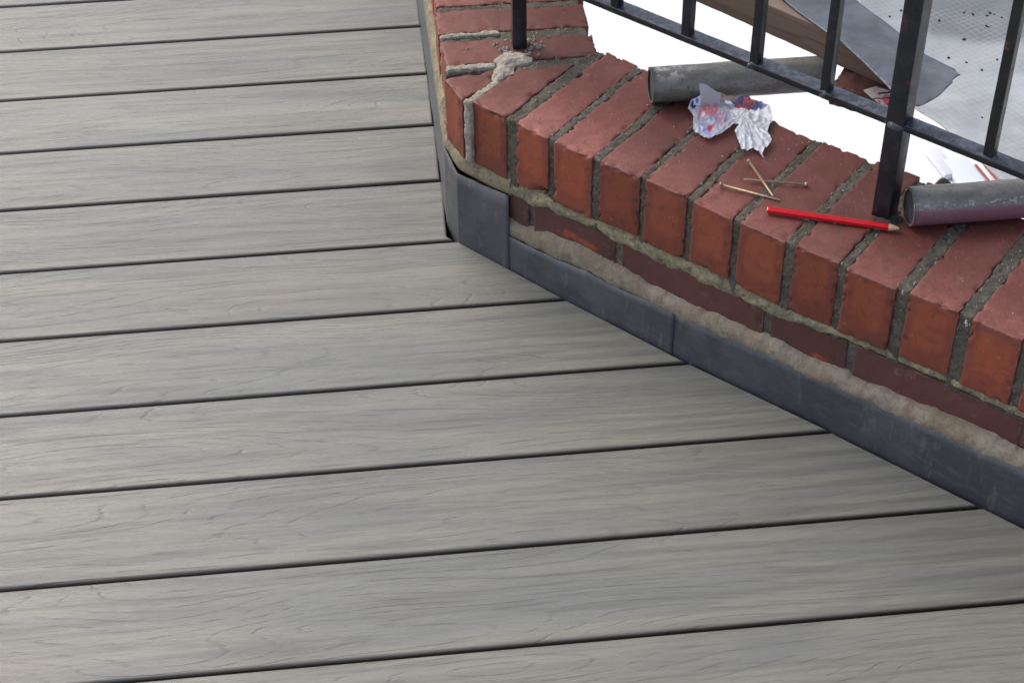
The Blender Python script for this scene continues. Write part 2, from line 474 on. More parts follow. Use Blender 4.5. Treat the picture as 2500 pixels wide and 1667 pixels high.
M_ground = mat_simple('pale_concrete_ground', (0.80, 0.80, 0.79), 0.9, 0, 0.03, 3)

# ------------------------------------------------------------------ ground far below
def plane_obj(name, x0, x1, y0, y1, z, mat, nx=1, ny=1):
    X = np.linspace(x0, x1, nx+1); Y = np.linspace(y0, y1, ny+1)
    V = [(x, y, z) for y in Y for x in X]
    F = [(j*(nx+1)+i, j*(nx+1)+i+1, (j+1)*(nx+1)+i+1, (j+1)*(nx+1)+i) for j in range(ny) for i in range(nx)]
    return mesh_obj(name, V, F, mat, smooth=False)

g0 = plane_obj('ground', -250, 250, -250, 250, -3.0, M_ground)
props(g0, 'bright pale concrete ground seen far below through the railing', 'ground', kind='structure')

# ------------------------------------------------------------------ deck
deck = props(empty('deck', (0, 1.5, 0)), 'grey composite board deck laid in parallel rows up to the brick wall', 'deck', kind='structure')
BA = 0.100484; AX = np.array([math.cos(BA), math.sin(BA)]); AN = np.array([-math.sin(BA), math.cos(BA)])
OFF, PITCH, GAP = 2.62754, 0.15, 0.0048

def clip(poly, p0, nrm):
    out = []
    for i in range(len(poly)):
        a, b = poly[i], poly[(i+1) % len(poly)]
        da = (a[0]-p0[0])*nrm[0]+(a[1]-p0[1])*nrm[1]; db = (b[0]-p0[0])*nrm[0]+(b[1]-p0[1])*nrm[1]
        if da >= 0: out.append(a)
        if (da >= 0) != (db >= 0):
            k = da/(da-db); out.append((a[0]+(b[0]-a[0])*k, a[1]+(b[1]-a[1])*k))
    return out

def inset(poly, d):
    n = len(poly); res = []
    P = [np.array(p) for p in poly]
    for i in range(n):
        a, b, c = P[i-1], P[i], P[(i+1) % n]
        e1 = (b-a)/np.linalg.norm(b-a); e2 = (c-b)/np.linalg.norm(c-b)
        n1 = np.array([-e1[1], e1[0]]); n2 = np.array([-e2[1], e2[0]])
        k = 1+n1@n2
        res.append(b+(n1+n2)*d/max(k, 0.3))
    return res

rb = random.Random(5)
# convex pieces of the deck outline: the wall corner is reflex-free (deck side is convex), so clip by both wall lines
for i in range(-8, 15):
    n1 = OFF-(i-1)*PITCH-GAP/2; n0 = OFF-i*PITCH+GAP/2
    q = [AX*(-2.6)+AN*n0, AX*3.4+AN*n0, AX*3.4+AN*n1, AX*(-2.6)+AN*n1]
    poly = [tuple(a) for a in q]
    e = 0.0025+rb.random()*0.002
    tilt = 0.010+rb.random()*0.030 if i in (2, 3, 4) else 0.004
    def xr(nv):            # where the right stretch cuts this line of the board
        lo, hi = -3.0, 3.0
        for _ in range(40):
            mid = (lo+hi)/2; q_ = AN*nv+AX*mid-O2
            if q_@B2 < float(tf(q_@D2))-e: lo = mid
            else: hi = mid
        return lo
    def xl(nv):
        return ((OL-VL*.0012)-AN*nv)@VL/(AX@VL) - (n1-nv)*0 - abs(nv-n1)*tilt
    cn = [nv for nv in np.linspace(n0, n1, 301)]
    dif = [xr(nv)-xl(nv) for nv in cn]
    pts = [n0]
    for k in range(300):
        if (dif[k] > 0) != (dif[k+1] > 0): pts.append(cn[k])
    pts.append(n1)
    end = [AN*nv+AX*max(xr(nv), xl(nv)) for nv in pts]
    if xl(n1) < -2.5: continue
    poly = [tuple(AX*(-2.6)+AN*n0)]+[tuple(p) for p in end]+[tuple(AX*(-2.6)+AN*n1)]
    org = np.array([*(AX*0+AN*(n0+n1)/2), 0.0])
    def loc(p):
        p = np.array(p); return ((p-org[:2])@AX, (p-org[:2])@AN)
    base = [loc(p) for p in poly]
    rings = []; V = []; sd_ = []
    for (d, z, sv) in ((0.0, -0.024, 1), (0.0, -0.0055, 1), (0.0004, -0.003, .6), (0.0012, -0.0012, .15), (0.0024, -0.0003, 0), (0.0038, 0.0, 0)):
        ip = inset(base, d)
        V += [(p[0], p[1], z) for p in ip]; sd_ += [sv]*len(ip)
    nb = len(base); F = []
    for k in range(5):
        for a in range(nb):
            b = (a+1) % nb
            F.append((k*nb+a, k*nb+b, (k+1)*nb+b, (k+1)*nb+a))
    F.append(tuple(range(5*nb, 6*nb))); F.append(tuple(reversed(range(nb))))
    b_ = mesh_obj('board', V, F, M_deck, smooth=True, attrs={'side': sd_})
    for pl in b_.data.polygons:
        if len(pl.vertices) > 4 or abs(pl.normal.z) > 0.999: pl.use_smooth = False
    b_.location = org - np.array([0, 1.5, 0]); b_.rotation_euler = (0, 0, BA); b_.parent = deck
# joists below the boards, running across them
for k, xx in enumerate(np.arange(-2.4, 1.9, 0.4)):
    pth = [AX*xx+AN*0.3, AX*(xx+.045)+AN*0.3, AX*(xx+.045)+AN*3.7, AX*xx+AN*3.7]
    lim = 3.7
    # stop short of the wall
    for nn_ in np.arange(0.3, 3.7, 0.02):
        p = AX*(xx+.045)+AN*nn_
        if (p-O2)@B2 > -0.02 and (p-OL)@VL > -0.02: lim = nn_; break
    if lim < 0.6: continue
    pth[2] = AX*(xx+.045)+AN*lim; pth[3] = AX*xx+AN*lim
    v, f, _ = rbox(prism4([tuple(a) for a in pth], -0.12, -0.026), 0.002, 0.5)
    mesh_obj('joist', v, f, M_black, deck)
parts = []
for q in ([(0, .1), (W(1.37, .02)[0], .1), W(1.37, .02), W(0, .02)], [(-2.6, .1), (0, .1), W(0, .02), (-2.6, 2.0)], [(-2.6, 2.0), L(0, .015), L(1.6, .015), (-2.6, 3.9)]):
    v, f, _ = rbox(prism4(q, -.30, -.16), .002, 2); parts.append((v, f))
v, f = joinm(parts)
mesh_obj('terrace_slab', v, f, M_black, deck)

# ------------------------------------------------------------------ brick wall
wall = props(empty('brick_wall', (0.2, 1.85, 0)), 'low red brick parapet with on-edge coping bending round the deck corner', 'wall')

def brick_disp(seed, chip=0.0035, amp=0.0007, corner=None):
    def fn(X, N, P, dims):
        e = np.sort(np.minimum(P, dims-P), axis=1)      # distances to faces
        ed = np.exp(-(e[:, 1]/0.006)**1.5)              # near an arris
        d = fbm(X, 45, 2, seed)*amp*1.3 + fbm(X, 260, 2, seed+5)*amp*0.35
        c = fbm(X, 105, 4, seed+9, .6)
        d = d - ed*np.clip(c-0.13, 0, 1)*chip*3.4 - ed*np.clip(fbm(X, 260, 3, seed+13)-.05, 0, 1)*.0016 - ed*0.0004*np.abs(fbm(X, 400, 2, seed+3))
        if corner is not None:
            d = d - corner(X)
        return d
    return fn

def make_brick(hx, seed, mat=None, parent=None, r=0.0022, step=0.0035, chip=0.0035, corner=None, fresh=None, name='brick'):
    X, F, inf = rbox(hx, r, step, brick_disp(seed, chip, corner=corner))
    P, dims, N = inf['P'], inf['dims'], inf['N']
    e = np.sort(np.minimum(P, dims-P), axis=1)
    edge = np.exp(-(e[:, 1]/0.004)**1.4)
    top = np.clip((N[:, 2]-0.35)/0.4, 0, 1)
    # centre mask on side faces: the frogged, lighter middle left by stacking in the kiln
    a = np.minimum(P[:, 0], dims[0]-P[:, 0])/(dims[0]/2); b = P[:, 2]/dims[2]
    cen = np.clip((a-0.12)/0.35, 0, 1)*np.clip((b-0.10)/0.25, 0, 1)*np.clip((0.99-b)/0.10, 0, 1)
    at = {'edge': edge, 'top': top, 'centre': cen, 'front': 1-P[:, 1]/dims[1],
          'fresh': fresh(X) if fresh is not None else np.zeros(len(X))}
    c = X.mean(0)
    o = mesh_obj(name, X, F, mat or M_brick, parent if parent is not None else wall, attrs=at, origin=c)
    return o

ZT, ZB = 0.250, 0.153
rj = random.Random(11)
# coping bricks of the right stretch
lefts = [.109, .174, .246, .316, .389, .459, .537, .607, .688, .768, .842, .917, .992, 1.067, 1.142, 1.217, 1.292]
rights = [.163, .234, .307, .378, .448, .523, .595, .671, .750, .829, .903, .978, 1.053, 1.128, 1.203, 1.278, 1.353]
lefts = [a-.0007 for a in lefts]; rights = [b+.0007 for b in rights]
skew = -0.014
joints = []
coping = []
for i, (a, b) in enumerate(zip(lefts, rights)):
    dz = rj.uniform(-0.0012, 0.0012); dt = rj.uniform(-0.0015, 0.0015); bk = 0.214+rj.uniform(-0.004, 0.004)
    tl, tr = float(tc(a))+dt, float(tc(b))+dt
    q = [W(a, tl), W(b, tr), W(b+skew+rj.uniform(-.002, .002), bk+tr), W(a+skew+rj.uniform(-.002, .002), bk+tl)]
    zt = ZT+dz
    corner = None
    if i == 0:      # broken lower corner of the second brick from the bend
        c0 = np.array([*W(.155, -.004), ZB]);
        def corner(X, c0=c0):
            return np.clip(1-np.linalg.norm((X-c0)*np.array([1, 1, 1.3]), axis=1)/0.022, 0, 1)*0.014
    zb = ZB+rj.uniform(-0.003, 0.002)
    coping.append((q, zt, zb, 100+i*7, corner))
# wedge bricks in the bend
q = [W(.030, -.002), W(.091, -.005), W(.079, .160), W(.026, .098)]
coping.append((q, .2505, .150, 31, None))
q = [(-.0895, 2.066), (-.064, 2.012), (-.0225, 2.0495), (-.0185, 2.0875)]
coping.append((q, .2495, .152, 37, None))
# left stretch
for i in range(21):
    u0 = .020+i*.0757+(0.010 if i else 0); u1 = u0+.0635
    u0 += rj.uniform(-.001, .001)
    v0 = rj.uniform(.001, .005)
    q = [L(u1, v0), L(u0, v0+(.004 if i == 0 else 0)), L(u0+(.005 if i == 0 else -.003), v0+.2145), L(u1-.003, v0+.2145)]
    coping.append((q, ZT+rj.uniform(-.001, .001), .150, 300+i*5, None))
for q, zt, zb, sdv, cr in coping:
    make_brick(prism4(q, zb, zt), sdv, corner=cr, chip=0.005)

# mortar: core and joints of the coping
def mdisp(seed, a=0.0016, b=0.0009):
    def fn(X, N, P, dims):
        return fbm(X, 120, 3, seed)*a + fbm(X, 420, 2, seed+4)*b
    return fn
parts = []
v, f, _ = rbox(prism4([W(.02, .008), W(1.36, .030), W(1.36, .215), W(-.005, .206)], .128, .2415), .004, .006, mdisp(1)); parts.append((v, f))
v, f, _ = rbox(prism4([L(1.58, .008), L(.02, .010), L(.02, .205), L(1.58, .208)], .128, .2415), .004, .006, mdisp(2)); parts.append((v, f))
v, f, _ = rbox(prism4([(-.083, 2.070), (-.058, 2.020), (.11, 2.085), (.118, 2.113)], .128, .2435), .004, .004, mdisp(3)); parts.append((v, f))
prev = .091; prevb = .079
edges = [(.091, -.004, .079, .180)]
for i, a in enumerate(lefts):
    a0 = (.091 if i == 0 else rights[i-1])-.002; a1 = a+.002
    t0 = float(tc(a))+.0035
    zt = ZT-0.0014+rj.uniform(-.0010, .0008)
    q = [W(a0, t0), W(a1, t0), W(a1+skew, .209+t0), W(a0+skew, .209+t0)]
    v, f, _ = rbox(prism4(q, .135, zt), .003, .0028, mdisp(40+i, 0.0024, 0.0018)); parts.append((v, f))
for i in range(20):
    u0 = .084 + i*.0757+(0.0 if i == 0 else .009); u1 = u0+.0135
    if i == 0: u1 = u0+.022
    v0 = .006
    q = [L(u1+.001, v0), L(u0-.002, v0), L(u0-.005, .211), L(u1-.002, .211)]
    v, f, _ = rbox(prism4(q, .14, ZT-.002), .003, .003, mdisp(80+i, 0.002, 0.001)); parts.append((v, f))
# greyish fill between the bend bricks
q = [(.002, 2.092), (.03, 2.077), (.098, 2.100), (.118, 2.122)]
v, f, _ = rbox(prism4(q, .15, .2485), .004, .0025, mdisp(97, 0.0018, 0.001)); parts.append((v, f))
q = [L(.022, .004), L(.002, .004), L(.008, .216), L(.028, .216)]
v, f, _ = rbox(prism4(q, .14, .2475), .003, .0025, mdisp(98, 0.002, 0.001)); parts.append((v, f))
v, f = joinm(parts)
mo = mesh_obj('mortar', v, f, M_mort, wall); mo['kind'] = 'stuff'

# newer cream mortar: joints at the bend and the cone round the post foot
parts = []
q = [L(.100, .004), L(.091, .004), L(.094, .088), L(.104, .088)]
v, f, _ = rbox(prism4(q, .15, .2525), .003, .0018, mdisp(120, 0.0022, 0.0012)); parts.append((v, f))
q = [L(.018, .006), L(.006, .006), L(.006, .074), L(.020, .074)]
v, f, _ = rbox(prism4(q, .15, .2530), .003, .0018, mdisp(121, 0.0022, 0.0012)); parts.append((v, f))
q = [(-.062, 2.008), (-.053, 2.001), (-.012, 2.052), (-.024, 2.056)]
v, f, _ = rbox(prism4(q, .152, .2505), .003, .0018, mdisp(122, 0.0024, 0.0014)); parts.append((v, f))
v, f = joinm(parts)
mesh_obj('mortar_joint', v, f, M_cream, wall, attrs=None)
# cone: irregular mound
def mound(cx, cy, z, rx, ry, h, ang, seed, n=30, m=44, rag=0.35):
    V = [(0, 0, h)]; F = []
    for i in range(1, n+1):
        for j in range(m):
            a = 2*math.pi*j/m; k = i/n
            V.append((k*math.cos(a), k*math.sin(a), h*(1-k**1.7)))
    V = np.array(V)
    rr = 1+rag*fbm(np.c_[V[:, 0]/np.maximum(np.hypot(V[:, 0], V[:, 1]), 1e-6), V[:, 1]/np.maximum(np.hypot(V[:, 0], V[:, 1]), 1e-6), V[:, 0]*0], 1.8, 3, seed)
    x = V[:, 0]*rx*rr; y = V[:, 1]*ry*rr
    c, s = math.cos(ang), math.sin(ang)
    X = cx+x*c-y*s; Y = cy+x*s+y*c
    Z = z+V[:, 2]+fbm(np.c_[X, Y, X*0], 200, 4, seed+2)*0.0022*(V[:, 2] > 0.0003)
    Z[1+(n-1)*m:] = z-0.004
    for j in range(m): F.append((0, 1+j, 1+(j+1) % m))
    for i in range(n-1):
        for j in range(m):
            a = 1+i*m+j; b = 1+i*m+(j+1) % m
            F.append((a, a+m, b+m, b))
    return np.c_[X, Y, Z], F
p1 = mound(.004, 2.110, .2498, .026, .019, .0060, 0.3, 5, 34, 60, .5)
p2 = mound(-.008, 2.082, .2497, .013, .028, .0045, -0.38, 9, 34, 60, .5)
v, f = joinm([p1, p2])
mesh_obj('mortar_patch', v, f, M_cream, wall)

# lower wall: core, bed mortar, brown course, render smear, lead flashing
parts = []
v, f, _ = rbox(prism4([W(.012, .013), W(1.37, .028), W(1.37, .213), W(.03, .205)], -2.99, .135), .003, .4); parts.append((v, f))
v, f, _ = rbox(prism4([L(1.59, .011), L(.02, .011), L(.02, .205), L(1.59, .208)], -2.99, .1352), .003, .4); parts.append((v, f))
v, f, _ = rbox(prism4([L(.03, .018), W(.022, .018), W(.06, .203), L(.03, .203)], -2.99, .1345), .003, .4); parts.append((v, f))
v, f = joinm(parts)
mesh_obj('wall_core', v, f, M_brown, wall, attrs={k: np.zeros(len(v)) for k in ('edge', 'top', 'centre', 'front', 'fresh')})

BA0 = np.array(L(.045, 0)); BA1 = np.array(L(-.003, .001)); BA2 = np.array(W(.012, 0))
def bend(d):
    MN = np.array([-.927, -.375])      # normal of the short middle facet
    def n_(x, y, k): v = x*(1-k)+y*k; return v/np.linalg.norm(v)
    if d < -.0507:
        return np.array(L(-d-.0507, 0)), n_(-VL, MN, min(1, max(0, (d+.0707)/.02))*.5)
    if d > 0: return np.array(W(d, float(tf(d)))), n_(-B2, MN, .5*max(0, 1-d/.004))
    return OL+(O2-OL)*(d+.0507)/.0507, n_(MN, -B2, .5*max(0, 1+d/.004)) if d > -.02 else n_(MN, -VL, .5*max(0, 1-(d+.0507)/.015))

def band(s0, s1, ztop, zbot, tfront, thick, seed, step=.0025, nz=16, rag=(.004, .004), rough=0.0015, frame='R', inner=0.016, lump=1.0):
    S = np.arange(s0, s1+1e-6, step); V = []
    Q = np.linspace(0, 1, nz)
    c0 = np.c_[S, S*0, S*0]
    zt = np.array([float(ztop(s)) for s in S]) + fbm(c0, 55, 4, seed)*rag[0]
    zb = np.array([float(zbot(s)) for s in S]) + fbm(c0, 45, 4, seed+11)*rag[1]
    t0 = np.array([float(tfront(s)) for s in S])
    for i, s in enumerate(S):
        for q in Q:
            z = zt[i]+(zb[i]-zt[i])*q
            prof = min(1.0, math.sin(math.pi*min(max(q, 0), 1))**0.30) if 0 < q < 1 else 0
            V.append((s, t0[i]+inner*(1-prof)-thick*prof, z, prof))
    V = np.array(V)
    nse = fbm(V[:, [0, 2, 1]], 60, 4, seed+21)*rough*1.6*lump+fbm(V[:, [0, 2, 1]], 240, 3, seed+31)*rough*0.7
    t = V[:, 1]-nse*V[:, 3]
    if frame == 'R': XY = O2[None]+D2[None]*V[:, :1]+B2[None]*t[:, None]
    else: XY = np.array([bd[0]-bd[1]*tt for bd, tt in ((bend(a_), b_) for a_, b_ in zip(V[:, 0], t))])
    nq = len(Q); F = []
    for i in range(len(S)-1):
        for j in range(nq-1):
            a = i*nq+j
            q = (a, a+1, a+nq+1, a+nq)
            F.append(q)
    return np.c_[XY, V[:, 2]], F

FT = ([-.05, .093, .1, .175, .235, .28, .35, .512, .615, .716, .81, .864, 1.4], [.046, .044, .044, .046, .052, .050, .054, .057, .058, .063, .067, .069, .075])
flash_top = lambda s: np.interp(s, *FT)
rend_top = lambda s: np.interp(s, [.08, .1, .175, .233, .28, .35, .51, .61, .71, .80, .86, 1.4], [.088, .087, .099, .097, .090, .087, .094, .092, .092, .100, .097, .10])
bed_bot = lambda s: np.interp(s, [-.05, .03, .09, .11, .175, .24, .28, .35, .51, .61, .70, .80, .85, 1.4], [.118, .121, .122, .118, .128, .133, .124, .120, .126, .136, .139, .134, .138, .14])
p1 = band(.06, 1.36, lambda s: .157, bed_bot, lambda s: tc(max(s, 0))+.004, .002, 3, rag=(.001, .0060), rough=.0028, nz=22, step=.002)
v, f = joinm([p1])
mesh_obj('mortar_bed', v, f, M_bed, wall)
p1 = band(.085, 1.36, rend_top, lambda s: flash_top(s)-.001, lambda s: tf(s)+.0030, .0034, 7, rag=(.0060, .0055), rough=.0012, nz=20, step=.002)
v, f = joinm([p1])
mesh_obj('render_smear', v, f, M_rend, wall)
p2 = band(-1.58, .098, lambda s: np.interp(s, [-.25, -.10, -.05, .1], [.190, .185, .156, .158]), lambda s: np.interp(s, [-.1, -.02, .1], [.137, .118, .1175]), lambda s: np.interp(s, [-.08, -.02, .1], [-.0005, .002, .001]), .0035, 13, rag=(.003, .0035), rough=.0012, frame='B', step=.003)
mesh_obj('render_smear', p2[0], p2[1], M_bed, wall)
# brown course: stretchers and headers, their faces showing between bed and render
brown = [(.03, .125), (.134, .271), (.281, .502), (.512, .619), (.630, .850), (.861, 1.075), (1.085, 1.30)]
def fresh_fn(X):
    s = (X[:, :2]-O2)@D2; z = X[:, 2]
    n = fbm(X, 120, 4, 77)*1.6-.25
    e1 = ((s-.209)/.034)**2+((z-(.104-(s-.19)*.05))/.007)**2
    e2 = ((s-.583)/.015)**2+((z-.096)/.007)**2
    return np.clip((1.0-np.minimum(e1, e2)+n)*4, 0, 1)
for i, (a, b) in enumerate(brown):
    q = [W(a, tc(max(a, 0))+.0065), W(b, tc(b)+.0065), W(b, .10), W(a, .10)]
    make_brick(prism4(q, .070, .137), 500+i*13, M_brown, step=(.003, .012, .003), chip=.006, fresh=fresh_fn)
parts = []
for i in range(len(brown)-1):
    a, b = brown[i][1], brown[i+1][0]
    t0 = float(tc(a))+.0095
    v, f, _ = rbox(prism4([W(a-.003, t0), W(b+.003, t0), W(b+.003, .10), W(a-.003, .10)], .07, .137), .002, (.002, .02, .003), mdisp(150+i, .0015, .001)); parts.append((v, f))
v, f = joinm(parts)
mesh_obj('course_joint', v, f, M_mort, wall)

# lead flashing panels
def flash_panel(path, top, off, name='flashing_panel', th=0.002):
    """path: list of (xy, outward normal, distance)"""
    V = []; nz = 9; n = len(path)
    ds = np.array([p[2] for p in path])
    for i, (xy, nr, d) in enumerate(path):
        zt = float(top(d)) + 0.0016*float(fbm(np.array([[d, 0, 0]]), 60, 3, 91)[0])
        for k in range(nz):
            z = -0.030+(zt+0.030)*k/(nz-1)
            w = 0.0022*float(fbm(np.array([[d, z*1.5, 3.1]]), 16, 3, 93)[0])
            p = np.array(xy)+np.array(nr)*(off+w)
            V.append((p[0], p[1], z))
    F = []
    for i in range(n-1):
        for k in range(nz-1):
            a = i*nz+k
            F.append((a, a+nz, a+nz+1, a+1))
    o = mesh_obj(name, V, F, M_lead, wall)
    md = o.modifiers.new('thickness', 'SOLIDIFY'); md.thickness = th; md.offset = -1
    return o
def path_right(s0, s1, step=.006):
    S = np.arange(s0, s1+1e-6, step)
    return [(W(s, float(tf(s))), -B2, s) for s in S]
# panel round the bend
pth = []
pth = [(*[tuple(q_) if i_ == 0 else q_ for i_, q_ in enumerate(bend(d))], d) for d in list(np.arange(-1.6, -.0807, .01))+list(np.arange(-.08, -.006, .004))+[-.005, -.003, -.001, 0, .001, .003, .005]+list(np.arange(.01, .0945, .006))]
flash_panel(pth, lambda d: np.interp(d, [-1.7, -.2, -.05, 0, .05, .095], [.142, .140, .130, .119, .121, .125]), .0028, th=.0022)
flash_panel(path_right(.084, .379), lambda s: flash_top(s)+.012, .0012)
flash_panel(path_right(.372, 1.36), lambda s: flash_top(s)+.012, -.0006)

# ------------------------------------------------------------------ railing
rail = props(empty('railing', (*W(.3, .115), .25)), 'black painted steel railing with square balusters and dusty bottom rail on the coping', 'railing')
def bar(p0, p1, w, h, xdir, mat, parent, name, r=.0012, seed=0, step=.01, n=None):
    """square bar from p0 to p1; w across xdir, h across the third direction"""
    p0 = np.array(p0, float); p1 = np.array(p1, float); a = p1-p0; a /= np.linalg.norm(a)
    x = np.array(xdir, float); x -= a*(x@a); x /= np.linalg.norm(x); y = np.cross(a, x)
    def q(p): return [p-x*w/2-y*h/2, p+x*w/2-y*h/2, p+x*w/2+y*h/2, p-x*w/2+y*h/2]
    X, F, _ = rbox(hexa(q(p0), q(p1)), r, (w, h, step), lambda X, N, P, d: fbm(X, 110, 2, seed)*0.00035)
    o = mesh_obj(name, X, F, mat, parent, origin=(p0+p1)/2)
    return o
d3 = np.array([*D2, 0]); b3 = np.array([*B2, 0])
TR = .124
def R3(s, t, z): return np.array([*W(s, t), z])
P0 = np.array([*L(.062, .112), 0])     # corner post foot
s0r = -.035
bar(R3(s0r, TR+.004, .3865), R3(1.34, TR, .3835), .0225, .0085, b3, M_paint, rail, 'bottom_rail', seed=3, step=.012)
bar(R3(.587, TR, .246), R3(.587, TR, 1.30), .0235, .0235, b3, M_paint, rail, 'post', seed=4, step=.02)
bar((P0[0], P0[1], .246), (P0[0], P0[1], 1.30), .0195, .0195, [*VL, 0], M_paint, rail, 'post', seed=5, step=.02)
for s in (.070, .172, .283, .386, .487, .704, .808, .912, 1.016, 1.12, 1.224, 1.32):
    bar(R3(s, TR, .387), R3(s, TR, 1.25), .0125, .0125, b3, M_paint, rail, 'baluster', seed=int(s*100), step=.03)
bar(R3(s0r, TR, 1.262), R3(1.34, TR, 1.262), .04, .012, b3, M_paint, rail, 'top_rail', seed=8, step=.05)
pl0 = np.array([*L(.07, .112), 0]); pl1 = np.array([*L(1.58, .112), 0])
bar(pl0+[0, 0, .386], pl1+[0, 0, .386], .0225, .0085, [*VL, 0], M_paint, rail, 'bottom_rail', seed=9, step=.03)
bar(pl0+[0, 0, 1.262], pl1+[0, 0, 1.262], .04, .012, [*VL, 0], M_paint, rail, 'top_rail', seed=10, step=.05)
for k in range(14):
    c = np.array([*L(.165+k*.104, .112), 0])
    bar(c+[0, 0, .387], c+[0, 0, 1.25], .0125, .0125, [*VL, 0], M_paint, rail, 'baluster', seed=40+k, step=.03)
# weld beads and clumps of dirt where the uprights meet the rail
for s, w in ((.587, .021), (.172, .011), (.283, .011), (.386, .011), (.487, .011), (.704, .012)):
    p = R3(s, TR, .3875)
    v, f = mound(p[0], p[1], p[2], w*.95, w*.8, .0045, s*9, int(200+s*100), 8, 20, .45)
    mesh_obj('weld_bead', v, f, M_paint, rail)
# ragged black paint and bitumen at the foot of the post
fp = R3(.587, TR, .2505)
p1 = mound(fp[0]+.004, fp[1]-.004, fp[2], .020, .018, .004, .2, 61, 12, 26, .6)
M_foot = mat_mortar('dirty_post_footing', (.035, .036, .034), (.07, .07, .06), (.3, .28, .24), (.012, .012, .012), .5)
mesh_obj('post_footing', p1[0], p1[1], M_foot, rail)

# ------------------------------------------------------------------ scaffold tubes
def tube(p0, p1, rad, mat, name, cutdir=None, wallth=.0035, seg=40, n=26, patch=None, slant=0.0):
    """hollow tube with real wall thickness; local x runs along it"""
    p0 = np.array(p0, float); p1 = np.array(p1, float); a = p1-p0; Ln = np.linalg.norm(a); a /= Ln
    up = np.array([0, 0, 1.]); y = np.cross(up, a); y /= np.linalg.norm(y); z = np.cross(a, y)
    V = []; F = []
    for rr_ in (rad, rad-wallth):
        for i in range(n+1):
            for j in range(seg):
                th = 2*math.pi*j/seg
                yy, zz = rr_*math.cos(th), rr_*math.sin(th)
                x = Ln*i/n
                x += slant*(yy/rad)*(i/n)
                V.append((x, yy, zz))
    V = np.array(V)
    m = (n+1)*seg
    jit = fbm(V, 60, 2, 5)*0.0006
    V[:, 1:] *= (1+jit/rad)[:, None]
    for base, fl in ((0, 0), (m, 1)):
        for i in range(n):
            for j in range(seg):
                q = (base+i*seg+j, base+i*seg+(j+1) % seg, base+(i+1)*seg+(j+1) % seg, base+(i+1)*seg+j)
                F.append(q[::-1] if not fl else q)
    for j in range(seg):
        k = (j+1) % seg
        F.append((j, k, m+k, m+j)[::-1] if False else (m+j, m+k, k, j))
        e = n*seg
        F.append((e+j, e+k, m+e+k, m+e+j))
    pt = np.zeros(len(V)) if patch is None else np.clip(1-(((V[:, 0]-patch[0])/patch[1])**2+((V[:, 1]-patch[2])/patch[3])**2)*0.6, 0, 1)*(V[:, 2] > 0)
    o = mesh_obj(name, V, F, mat, attrs={'patch': pt})
    cv = [(.003+slant*0, (rad-wallth*.5)*math.cos(2*math.pi*j/seg), (rad-wallth*.5)*math.sin(2*math.pi*j/seg)) for j in range(seg)]
    cp = mesh_obj('end_plug', cv, [tuple(reversed(range(seg)))], M_plug, smooth=False); cp.parent = o
    o.matrix_world = Matrix(((a[0], y[0], z[0], p0[0]), (a[1], y[1], z[1], p0[1]), (a[2], y[2], z[2], p0[2]), (0, 0, 0, 1)))
    return o
M_plug = mat_simple('grimy_end_plug', (.085, .085, .08), .9, 0, .4, 120, .4, .002)
t1 = tube((.187, 2.005, .2745), (.425, 2.030, .2745), .0238, M_tube, 'scaffold_tube', patch=(.024, .026, -.003, .014))
props(t1, 'plain dark grey scaffold tube with a mortar splash, lying behind the plastic wrapper', 'scaffold tube', 'scaffold tubes resting on the coping')
t2 = tube((.481, 1.728, .2755), (.643, 1.7440, .2755), .0242, M_tubep, 'scaffold_tube', slant=-.030)
props(t2, 'short grey scaffold tube with a pink stained side beside the thick railing post', 'scaffold tube', 'scaffold tubes resting on the coping')

# ------------------------------------------------------------------ timber plank on the tube
def flatbox(name, c, ang, lx, ly, z0, z1, mat, parent=None, r=.002, step=.02, seed=0, amp=.0006, pitch=0.0, attrs=None):
    X, F, inf = rbox(box(-lx/2, lx/2, -ly/2, ly/2, z0, z1), r, step, lambda X, N, P, d: fbm(X+seed, 60, 3, seed)*amp)
    at = None
    if attrs == 'brick':
        P, dims, N = inf['P'], inf['dims'], inf['N']
        e = np.sort(np.minimum(P, dims-P), axis=1)
        at = {'edge': np.exp(-(e[:, 1]/.004)**1.4), 'top': np.clip((N[:, 2]-.35)/.4, 0, 1), 'centre': X[:, 0]*0, 'front': X[:, 0]*0, 'fresh': X[:, 0]*0}
    o = mesh_obj(name, X, F, mat, attrs=at)
    o.location = (c[0], c[1], 0); o.rotation_euler = (0, pitch, ang)
    if parent is not None: o.parent = parent
    return o
pd = np.array([.134, -.131]); pd /= np.linalg.norm(pd); pn = np.array([-pd[1], pd[0]])
pa = np.array([.331, 2.109]); pe = pa+pd*.215; ps = pa-pd*.55
cc = (pe+ps)/2+pn*.028
plk = flatbox('timber_plank', cc, math.atan2(pd[1], pd[0]), np.linalg.norm(pe-ps), .055, .299, .342, M_timber, step=.012, amp=.0012)
props(plk, 'rough brown timber plank running behind the railing under the grey metal sheet', 'plank')

# ------------------------------------------------------------------ brown brick and torn label at the plank end
def brickdisp2(X, N, P, d):
    e = np.sort(np.minimum(P, d-P), axis=1); ed = np.exp(-(e[:, 1]/.010)**1.5)
    return fbm(X, 50, 3, 9)*.004-ed*np.abs(fbm(X, 60, 3, 4))*.012
X_, F_, inf_ = rbox(prism4([(.417, 1.958), (.492, 1.925), (.530, 1.965), (.450, 2.032)], .268, .2975), .004, .003, brickdisp2)
bb = mesh_obj('loose_brick', X_, F_, M_brown, attrs={'edge': X_[:, 0]*0, 'top': np.clip(inf_['N'][:, 2], 0, 1), 'centre': X_[:, 0]*0, 'front': X_[:, 0]*0, 'fresh': X_[:, 0]*0}, origin=(.46, 1.97, .268))
props(bb, 'worn brown brick end half hidden behind the bottom rail beside the thick post', 'brick')

